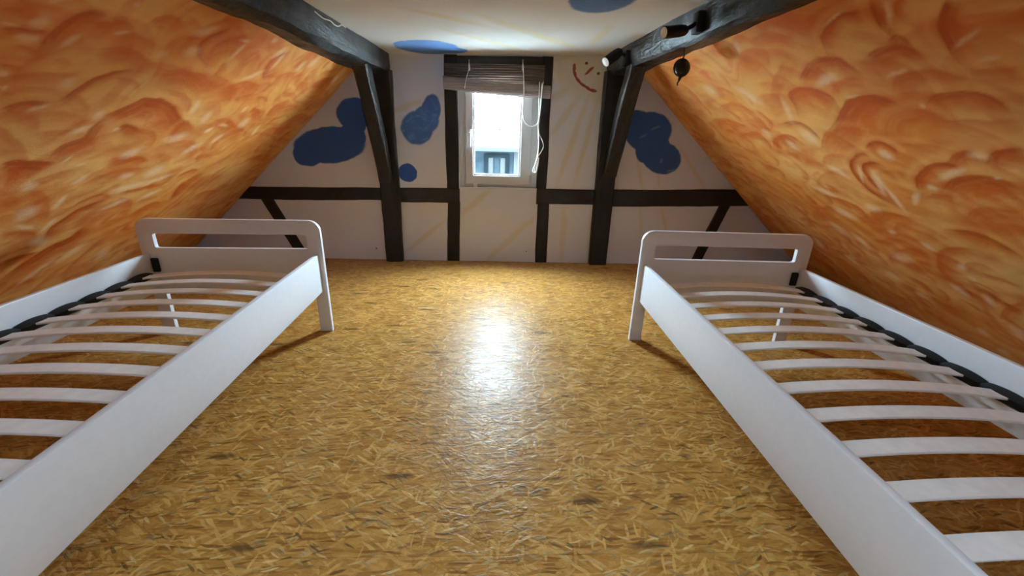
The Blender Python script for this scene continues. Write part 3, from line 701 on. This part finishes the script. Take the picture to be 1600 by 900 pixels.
# handle on the left stile
hx, hz = wall_pt(734.5, 214)
hb = box('window_handle', hx-0.014, hx+0.014, -0.068, -0.055, hz-0.005, hz+0.065, M['white_plastic'], win, 0.004)
hl = link('handle_lever', tube_mesh('handle_lever', [(hx, -0.066, hz+0.03), (hx, -0.098, hz+0.03), (hx, -0.104, hz+0.02), (hx, -0.104, hz-0.075)], 0.0095, 10), M['white_plastic'], hb, 0.8)
for hz_ in (0.80, 1.55):
    link('hinge', tube_mesh('hinge', [(sx1+0.006, -0.05, hz_-0.035), (sx1+0.006, -0.05, hz_+0.035)], 0.008, 10), M['steel'], win, 0.8)
box('window_stay', wall_pt(743, 288)[0]-0.018, wall_pt(743, 288)[0]+0.018, -0.075, -0.04, WZ0+0.004, WZ0+0.03, M['white_plastic'], win, 0.003)
ws = box('window_sill', WX0-0.002, WX1+0.002, D-0.008-wy-0.040, 0.05, WZ0-0.012, WZ0+0.003, M['pvc'], win, 0.003)

# ------------------------------------------------------------------ bamboo blind rolled up under the lintel
bl = empty('roller_blind', (0, D-0.03, 1.70)); tag(bl, 'brown bamboo blind rolled up under the lintel of the gable window', 'blind')
def loc(p): return (p[0], p[1]-(D-0.03), p[2]-1.70)
def blind_sheet():
    bm = bmesh.new(); nx, nz = 60, 40; rows = []
    for j in range(nz+1):
        t = j/nz; row = []
        for i in range(nx+1):
            u = i/nx; x = -0.446+0.848*u; z = 1.728+0.014*u - t*(0.20)
            yy = D-0.030 - 0.004*math.sin(t*math.pi*22) - 0.004*t + 0.003*math.sin(u*9)
            row.append(bm.verts.new(loc((x, yy, z))))
        rows.append(row)
    for A, B in zip(rows, rows[1:]):
        for i in range(nx): bm.faces.new((A[i], A[i+1], B[i+1], B[i]))
    bmesh.ops.solidify(bm, geom=bm.faces[:], thickness=0.004)
    return from_bm(bm, 'blind_sheet')
bsh = link('blind_sheet', blind_sheet(), M['bamboo'], bl, 0.9)
def blind_roll():
    bm = bmesh.new(); n = 40; N = 44; rings = []
    for i in range(N+1):
        u = i/N; x = -0.452+0.905*u; zc = 1.578-0.048*u-0.010*math.sin(u*math.pi); yc = D-0.075
        ring = []
        for k in range(n):
            a = 2*math.pi*k/n; r = 1+0.03*math.cos(a*20)+0.03*mnoise.noise((x*5, math.cos(a)*1.5, math.sin(a)*1.5))
            ring.append(bm.verts.new(loc((x, yc+0.034*r*math.cos(a), zc+0.050*r*math.sin(a)))))
        rings.append(ring)
    for A, B in zip(rings, rings[1:]):
        for k in range(n): bm.faces.new((A[k], A[(k+1) % n], B[(k+1) % n], B[k]))
    bm.faces.new(rings[0][::-1]); bm.faces.new(rings[-1])
    return from_bm(bm, 'blind_roll')
brl = link('blind_roll', blind_roll(), M['bamboo'], bl, 0.5)
def wp(px, py, y): x, z = wall_pt(px, py, y); return (x, y, z)
for px in (733, 817):     # white hooks
    a = wp(px, 104, D-0.045)
    link('hook', tube_mesh('hook', [loc((a[0], D-0.02, a[2]+0.055)), loc((a[0], D-0.042, a[2]+0.05)), loc((a[0], D-0.046, a[2])), loc((a[0], D-0.046, a[2]-0.03))], 0.006, 8, radii=[.004, .005, .009, .010]), M['white_plastic'], bsh, 0.8)
def cord(name, pxs, y, r=0.0042, parent=None):
    P = [np.array(wp(q[0], q[1], y if len(q) < 3 else q[2])) for q in pxs]
    P = smooth_line(P, 6)
    return link(name, tube_mesh(name, [loc(p) for p in P], r, 8), M['cord'], parent or brl, 0.9)
yc_ = D-0.120
cord('pull_cord', [(817, 106, D-0.05), (818, 118, D-0.115), (818.5, 150), (817, 175), (820, 190), (828, 197), (836, 196), (842, 188), (845, 165), (847, 140), (849, 128, D-0.115)], yc_)
cord('pull_cord', [(843, 128, D-0.112), (842.5, 150), (842, 180), (841, 200), (843, 210), (848, 222), (849, 230), (845, 238), (840, 246), (837, 256), (833, 264), (834, 270), (838, 268), (840, 255), (841, 240), (842, 222), (842, 200)], yc_-0.008)
cord('pull_cord', [(847, 130, D-0.112), (845, 160), (843, 185), (841, 205), (842, 225), (839, 245), (835, 262), (836, 271), (840, 262), (842, 246)], yc_+0.006, 0.0038)
cord('lift_cord', [(733, 107, D-0.05), (728, 125, D-0.113), (726, 138, D-0.112)], yc_, 0.003)

# ------------------------------------------------------------------ beds
W, HP, ZS1, ZS0, ZR1, ZR0, LW, PY = 0.98, 0.686, 0.604, 0.522, 0.492, 0.266, 0.072, 0.0074
LEN, TH = 2.03, 0.028
def slat_mesh():
    bm = bmesh.new(); n = 20; hw, th = 0.029, 0.0085; R_ = []
    L = W-0.150
    for i in range(n+1):
        u = i/n; x = -L/2+L*u; z = 0.030*(1-(2*u-1)**2)
        e = 0.0022
        sec = [(-hw+e, 0), (hw-e, 0), (hw, e), (hw, th-e), (hw-e, th), (-hw+e, th), (-hw, th-e), (-hw, e)]
        R_.append([bm.verts.new((x, a, z+b)) for a, b in sec])
    for A, B in zip(R_, R_[1:]):
        for k in range(8): bm.faces.new((A[k], A[(k+1) % 8], B[(k+1) % 8], B[k]))
    bm.faces.new(R_[0][::-1]); bm.faces.new(R_[-1])
    return from_bm(bm, 'slat')
def holder_mesh():
    """rubber cap that carries a slat end: low foot, arched hood, lips either side"""
    bm = bmesh.new(); n = 14; hl_ = 0.072; R_ = []
    for i in range(n+1):
        v = -hl_+2*hl_*i/n; a = math.cos(v/hl_*math.pi/2)**0.7
        zt = 0.003+0.010*a; xi = -0.004-0.020*a
        R_.append([bm.verts.new(q) for q in ((0.026, v, -0.026), (0.026, v, zt), (0.012, v, zt+0.002*a), (xi, v, zt*0.6-0.002), (xi, v, -0.016), (-0.004, v, -0.026))])
    for A, B in zip(R_, R_[1:]):
        for k in range(6): bm.faces.new((A[k], A[(k+1) % 6], B[(k+1) % 6], B[k]))
    bm.faces.new(R_[0][::-1]); bm.faces.new(R_[-1])
    return from_bm(bm, 'slat_holder')
SLAT, HOLD = slat_mesh(), holder_mesh()
SLAT.materials.append(M['slat']); HOLD.materials.append(M['rubber'])
for me_ in (SLAT, HOLD):
    me_.polygons.foreach_set('use_smooth', [True]*len(me_.polygons)); me_.set_sharp_from_angle(angle=0.6)
def make_bed(s, x, y, ph, label, w0):
    b = empty('single_bed', (x, y, 0), ph); tag(b, label, 'bed', 'white single beds')
    X = lambda u: s*u
    def bx(name, u0, u1, w0_, w1_, z0, z1, mat, parent=b, bev=0.0):
        a, c = sorted((X(u0), X(u1))); return box(name, a, c, -w1_, -w0_, z0, z1, mat, parent, bev)
    lo = []
    R_ = 0.062
    out = [(0, 0), (LW, 0), (LW, ZR0+0.002-0.02)] + [(LW+0.02-0.02*math.cos(t*math.pi/12), ZR0+0.002-0.02+0.02*math.sin(t*math.pi/12)) for t in range(1, 7)]
    out += [(W-p, z) for p, z in reversed(out)]
    top = rrect(0, W, 0, HP, (0, 0, R_, R_), 10)
    top = [q for q in top if q[1] > 0.01]             # br.. tr, tl
    outline = out + top
    slot = rrect(LW+PY, W-LW-PY, ZS0, ZS1, (0.012,)*4, 5)
    mirror = lambda lp: [(X(u), z) for u, z in lp]
    pm = plate_mesh('end_panel', [mirror(outline), mirror(slot)], TH, 0.0035)
    for i, wc in enumerate((-TH/2, LEN+TH/2)):
        e = link('end_panel', pm, M['bed_white'], b, 0.5); e.location = (0, -wc, 0)
    for u in (0.02, W-0.044):
        rl = bx('side_rail', u, u+0.024, 0.0, LEN, ZR0, ZR1, M['bed_white'], b, 0.005)
    for u0, u1 in ((0.044, 0.070), (W-0.070, W-0.044)):
        bx('support_cleat', u0, u1, 0.02, LEN-0.02, 0.330, 0.372, M['slat'], b, 0.002)
    for k in range(14):
        wk = w0 + 0.1420*k
        if wk > LEN-0.04: break
        sl = bpy.data.objects.new('slat', SLAT); COL.objects.link(sl); sl.parent = b; sl.location = (X(W/2), -wk, 0.387)
        for q in (0, 1):
            h = bpy.data.objects.new('slat_holder', HOLD); COL.objects.link(h); h.parent = sl
            left = (q == 0)
            h.location = (X(0.073 if left else W-0.073)-X(W/2), 0, 0.005)
            h.rotation_euler = (0, 0, math.pi if (left == (s > 0)) else 0)
    # dark corner fittings on the inside of each panel
    for wc, sg in ((0.0, 1), (LEN, -1)):
        for u in (W-0.064,):
            a, c = sorted((X(u-0.018), X(u+0.018)))
            fit = box('corner_fitting', a, c, -wc-0.016 if sg > 0 else -wc+0.0, -wc if sg > 0 else -wc+0.016, 0.385, 0.465, M['rubber'], b, 0.005)
    return b
make_bed(-1, -0.9953, 2.3545, 0.0415, 'white slatted single bed below the slope that meets the beam with a looped cable', 0.133)
make_bed(1, 0.8390, 2.2682, -0.0256, 'white slatted single bed below the slope behind the hanging round pendant', 0.128)

# ------------------------------------------------------------------ spotlights on the right beam
def spotlight(name, pa, pb, r, plate, label):
    """pa: lens end, pb: rear end (world points); plate: mount block centre on the beam"""
    a, b_, p = Vector(pa), Vector(pb), Vector(plate)
    e = empty(name, p); tag(e, label, 'spotlight', 'spotlights on the right beam')
    ax = (b_-a).normalized(); L = (b_-a).length
    R3 = ax.to_track_quat('Z', 'Y').to_matrix().to_4x4()
    me = lathe_mesh('lamp_housing', [(r*0.86, 0.0), (r, 0.0), (r, 0.012), (r*0.97, 0.016), (r*0.97, L*0.7), (r*0.85, L*0.9), (r*0.55, L)], 24)
    me.transform(Matrix.Translation(a-p) @ R3); hous = link('lamp_housing', me, M['black_metal'], e, 0.5)
    me = lathe_mesh('lamp_lens', [(0.001, -0.006), (r*0.5, -0.005), (r*0.93, 0.001), (r*0.93, 0.010)], 24)
    me.transform(Matrix.Translation(a-p) @ R3); link('lamp_lens', me, M['lens'], hous, 0.8)
    link('swivel_arm', tube_mesh('swivel_arm', [b_-p-ax*L*0.15, (b_-p)*0.5, Vector((0, 0, 0))], 0.011, 8), M['black_metal'], e, 0.8)
    link('mounting_plate', box_mesh('mounting_plate', -0.018, 0.022, -0.032, 0.032, -0.055, 0.045, 0.006), M['black_metal'], e, 0.6)
def beam_pt(px, py, dx=0.0):
    """point on the inner face of the right beam"""
    d = ray(px, py); nx, ny = 1.0, 0.078            # x + 0.078*y = 0.932 + 0.078*D
    t = (0.932+0.078*D-dx)/(d[0]*nx+d[1]*ny); return (float(t*d[0]), float(t*d[1]), float(CAM_H+t*d[2]))
def at_y(px, py, Y): x, z = wall_pt(px, py, Y); return (x, Y, z)
p1 = beam_pt(1091, 34, 0.012); p2 = beam_pt(979, 90, 0.012)
spotlight('spotlight', at_y(1037, 51, p1[1]-0.085), at_y(1073, 47, p1[1]-0.035), 0.029, p1, 'black cylinder spotlight on the right beam, further along it from the gable post')
spotlight('spotlight', at_y(946, 97, p2[1]-0.12), at_y(970, 80, p2[1]-0.06), 0.036, p2, 'black cylinder spotlight on the right beam end close to the painted sun face')

# ------------------------------------------------------------------ pendant under the right beam
hx_, hy_ = 1.135, 2.78
d = ray(1065, 106); t = 2.72/d[1]; px_, py_, pz_ = float(t*d[0]), 2.72, float(CAM_H+t*d[2])
pe = empty('hanging_pendant', (px_, py_, pz_)); tag(pe, 'small dark round pendant hanging on a hook from the underside of the right beam', 'pendant')
pbd = link('pendant_body', lathe_mesh('pendant_body', [(0.002, -0.048), (0.022, -0.043), (0.038, -0.028), (0.044, -0.008), (0.044, 0.010), (0.038, 0.028), (0.022, 0.043), (0.006, 0.049)], 22), M['dark_iron'], pe, 1.0)
link('pendant_ring', tube_mesh('pendant_ring', [(0.047*math.cos(a), 0.0, 0.047*math.sin(a)) for a in np.linspace(0, 2*math.pi, 25)[:-1]], 0.004, 8, True), M['dark_iron'], pbd, 1.0)
link('pendant_hook', tube_mesh('pendant_hook', [(0, 0, 0.045), (0.003, 0, 0.062), (0.0, 0, 0.080), (-0.002, 0, 0.115)], 0.005, 8), M['dark_iron'], pe, 1.0)
link('pendant_tail', tube_mesh('pendant_tail', [(0, 0, -0.046), (-0.003, 0, -0.06), (-0.006, 0, -0.072), (-0.012, 0, -0.084), (-0.010, 0, -0.096)], 0.006, 8, radii=[.011, .008, .005, .004, .004]), M['dark_iron'], pbd, 1.0)

# ------------------------------------------------------------------ thin cable clipped along the left beam top
def lbeam_pt(px, py, off=0.0):
    d = ray(px, py); t = (-(0.905+0.058*D)+off)/(d[0]-0.058*d[1]); return (float(t*d[0]), float(t*d[1]), float(CAM_H+t*d[2]))
cpts = [lbeam_pt(q[0], q[1], 0.012) for q in [(492, 18), (499, 24), (506, 29), (512, 31), (517, 33), (523, 39), (529, 41), (534, 39), (540, 43)]]
cpts = smooth_line(cpts, 5)
cb = link('cable', tube_mesh('cable', [tuple(p) for p in cpts], 0.0035, 8), M['cord'], None, 0.9)
tag(cb, 'thin white cable looping along the upper edge of the left beam', 'cable')

# ------------------------------------------------------------------ outside: neighbouring house, ground
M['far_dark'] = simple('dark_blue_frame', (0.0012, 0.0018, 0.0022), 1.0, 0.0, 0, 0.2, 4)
M['far_roof'] = simple('pale_roof_tile', (0.62, 0.57, 0.54), 0.8, 0.2, 0, 0.12, 3)
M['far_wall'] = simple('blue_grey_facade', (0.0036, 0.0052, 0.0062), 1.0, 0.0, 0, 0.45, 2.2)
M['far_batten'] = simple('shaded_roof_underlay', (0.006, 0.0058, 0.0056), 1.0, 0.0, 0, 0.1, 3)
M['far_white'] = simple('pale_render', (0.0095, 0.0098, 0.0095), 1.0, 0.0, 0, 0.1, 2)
M['ground'] = simple('street_ground', (0.72, 0.71, 0.68), 0.9, 0.2, 0, 0.1, 1)
HY = 12.0
def out_pt(px, py, Y): x, z = wall_pt(px, py, Y); return x, z
ez = out_pt(775, 231, HY)[1]
rz = out_pt(790, 150, HY+2.4)[1]
hs = empty('neighbouring_house', (0, HY+1, -3.2)); tag(hs, 'neighbouring house with pale tiled roof and blue timbered wall outside the window', 'house')
def hb_(name, x0, x1, y0, y1, z0, z1, mat, bev=0.0): return box(name, x0, x1, y0-HY-1, y1-HY-1, z0+3.2, z1+3.2, mat, hs, bev)
X0H, X1H = -6.0, 7.0
hb_('facade', X0H+0.3, X1H-0.3, HY+0.35, HY+4.4, -3.2, ez+0.12, M['far_wall'])
hb_('gutter', X0H, X1H, HY-0.08, HY+0.05, ez-0.10, ez+0.02, M['far_white'], 0.02)
fx0 = out_pt(803, 250, HY+0.3)[0]; hb_('rendered_strip', fx0, fx0+1.2, HY+0.30, HY+0.36, -3.2, ez-0.05, M['far_white'])
wx0, wz1 = out_pt(762, 245, HY+0.3); wx1, wz0 = out_pt(790, 271, HY+0.3)
fr_ = link('window_frame', plate_mesh('window_frame', [[(wx0-.1, wz0-.8), (wx1+.1, wz0-.8), (wx1+.1, wz1+.08), (wx0-.1, wz1+.08)], [(wx0, wz0-.7), (wx1, wz0-.7), (wx1, wz1), (wx0, wz1)]], 0.06), M['far_dark'], hs)
fr_.location = (0, 0.32-1, 3.2)
for k in range(3):
    a = wx0+(wx1-wx0)*k/3+0.02; c = wx0+(wx1-wx0)*(k+1)/3-0.02
    pn = box('window_pane', a, c, 0.01, 0.025, wz0-0.68, wz1-0.03, M['far_white'] if k != 1 else M['far_wall'], fr_)
NR = 12
for k in range(NR):
    t0, t1 = k/NR, (k+1)/NR
    ya, yb_ = HY-0.05+2.45*t0, HY-0.05+2.45*t1; za, zb = ez+(rz-ez)*t0, ez+(rz-ez)*t1
    fc_ = 0.60 if 1 < k < 10 else 0.98; yc2, zc2 = ya+(yb_-ya)*fc_, za+(zb-za)*fc_
    bm = bmesh.new()
    P = [(X0H, ya, za+0.015), (X1H, ya, za+0.015), (X1H, yc2, zc2+0.015), (X0H, yc2, zc2+0.015), (X0H, ya, za-0.005), (X1H, ya, za-0.005), (X1H, yc2, zc2-0.005), (X0H, yc2, zc2-0.005)]
    V = [bm.verts.new((p[0], p[1]-HY-1, p[2]+3.2)) for p in P]
    for f in ((0, 1, 2, 3), (4, 7, 6, 5), (0, 4, 5, 1), (1, 5, 6, 2), (2, 6, 7, 3), (3, 7, 4, 0)): bm.faces.new([V[i] for i in f])
    link('tile_course', from_bm(bm, 'tile_course'), M['far_roof'], hs)
bm = bmesh.new()
V = [bm.verts.new((x_, y_-HY-1, z_+3.2)) for x_, y_, z_ in ((X0H, HY-0.05, ez-0.05), (X1H, HY-0.05, ez-0.05), (X1H, HY+2.4, rz-0.05), (X0H, HY+2.4, rz-0.05))]
bm.faces.new(V); bmesh.ops.solidify(bm, geom=bm.faces[:], thickness=0.03)
link('roof_underlay', from_bm(bm, 'roof_underlay'), M['far_batten'], hs)
hb_('ridge', X0H, X1H, HY+2.3, HY+2.6, rz-0.05, rz+0.08, M['far_roof'], 0.03)
hb_('rear_roof', X0H+0.2, X1H-0.2, HY+2.45, HY+4.4, ez, rz-0.1, M['far_roof'])
gd = box('ground', -40, 40, D+0.3, 60, -3.3, -3.2, M['ground']); tag(gd, kind='structure')
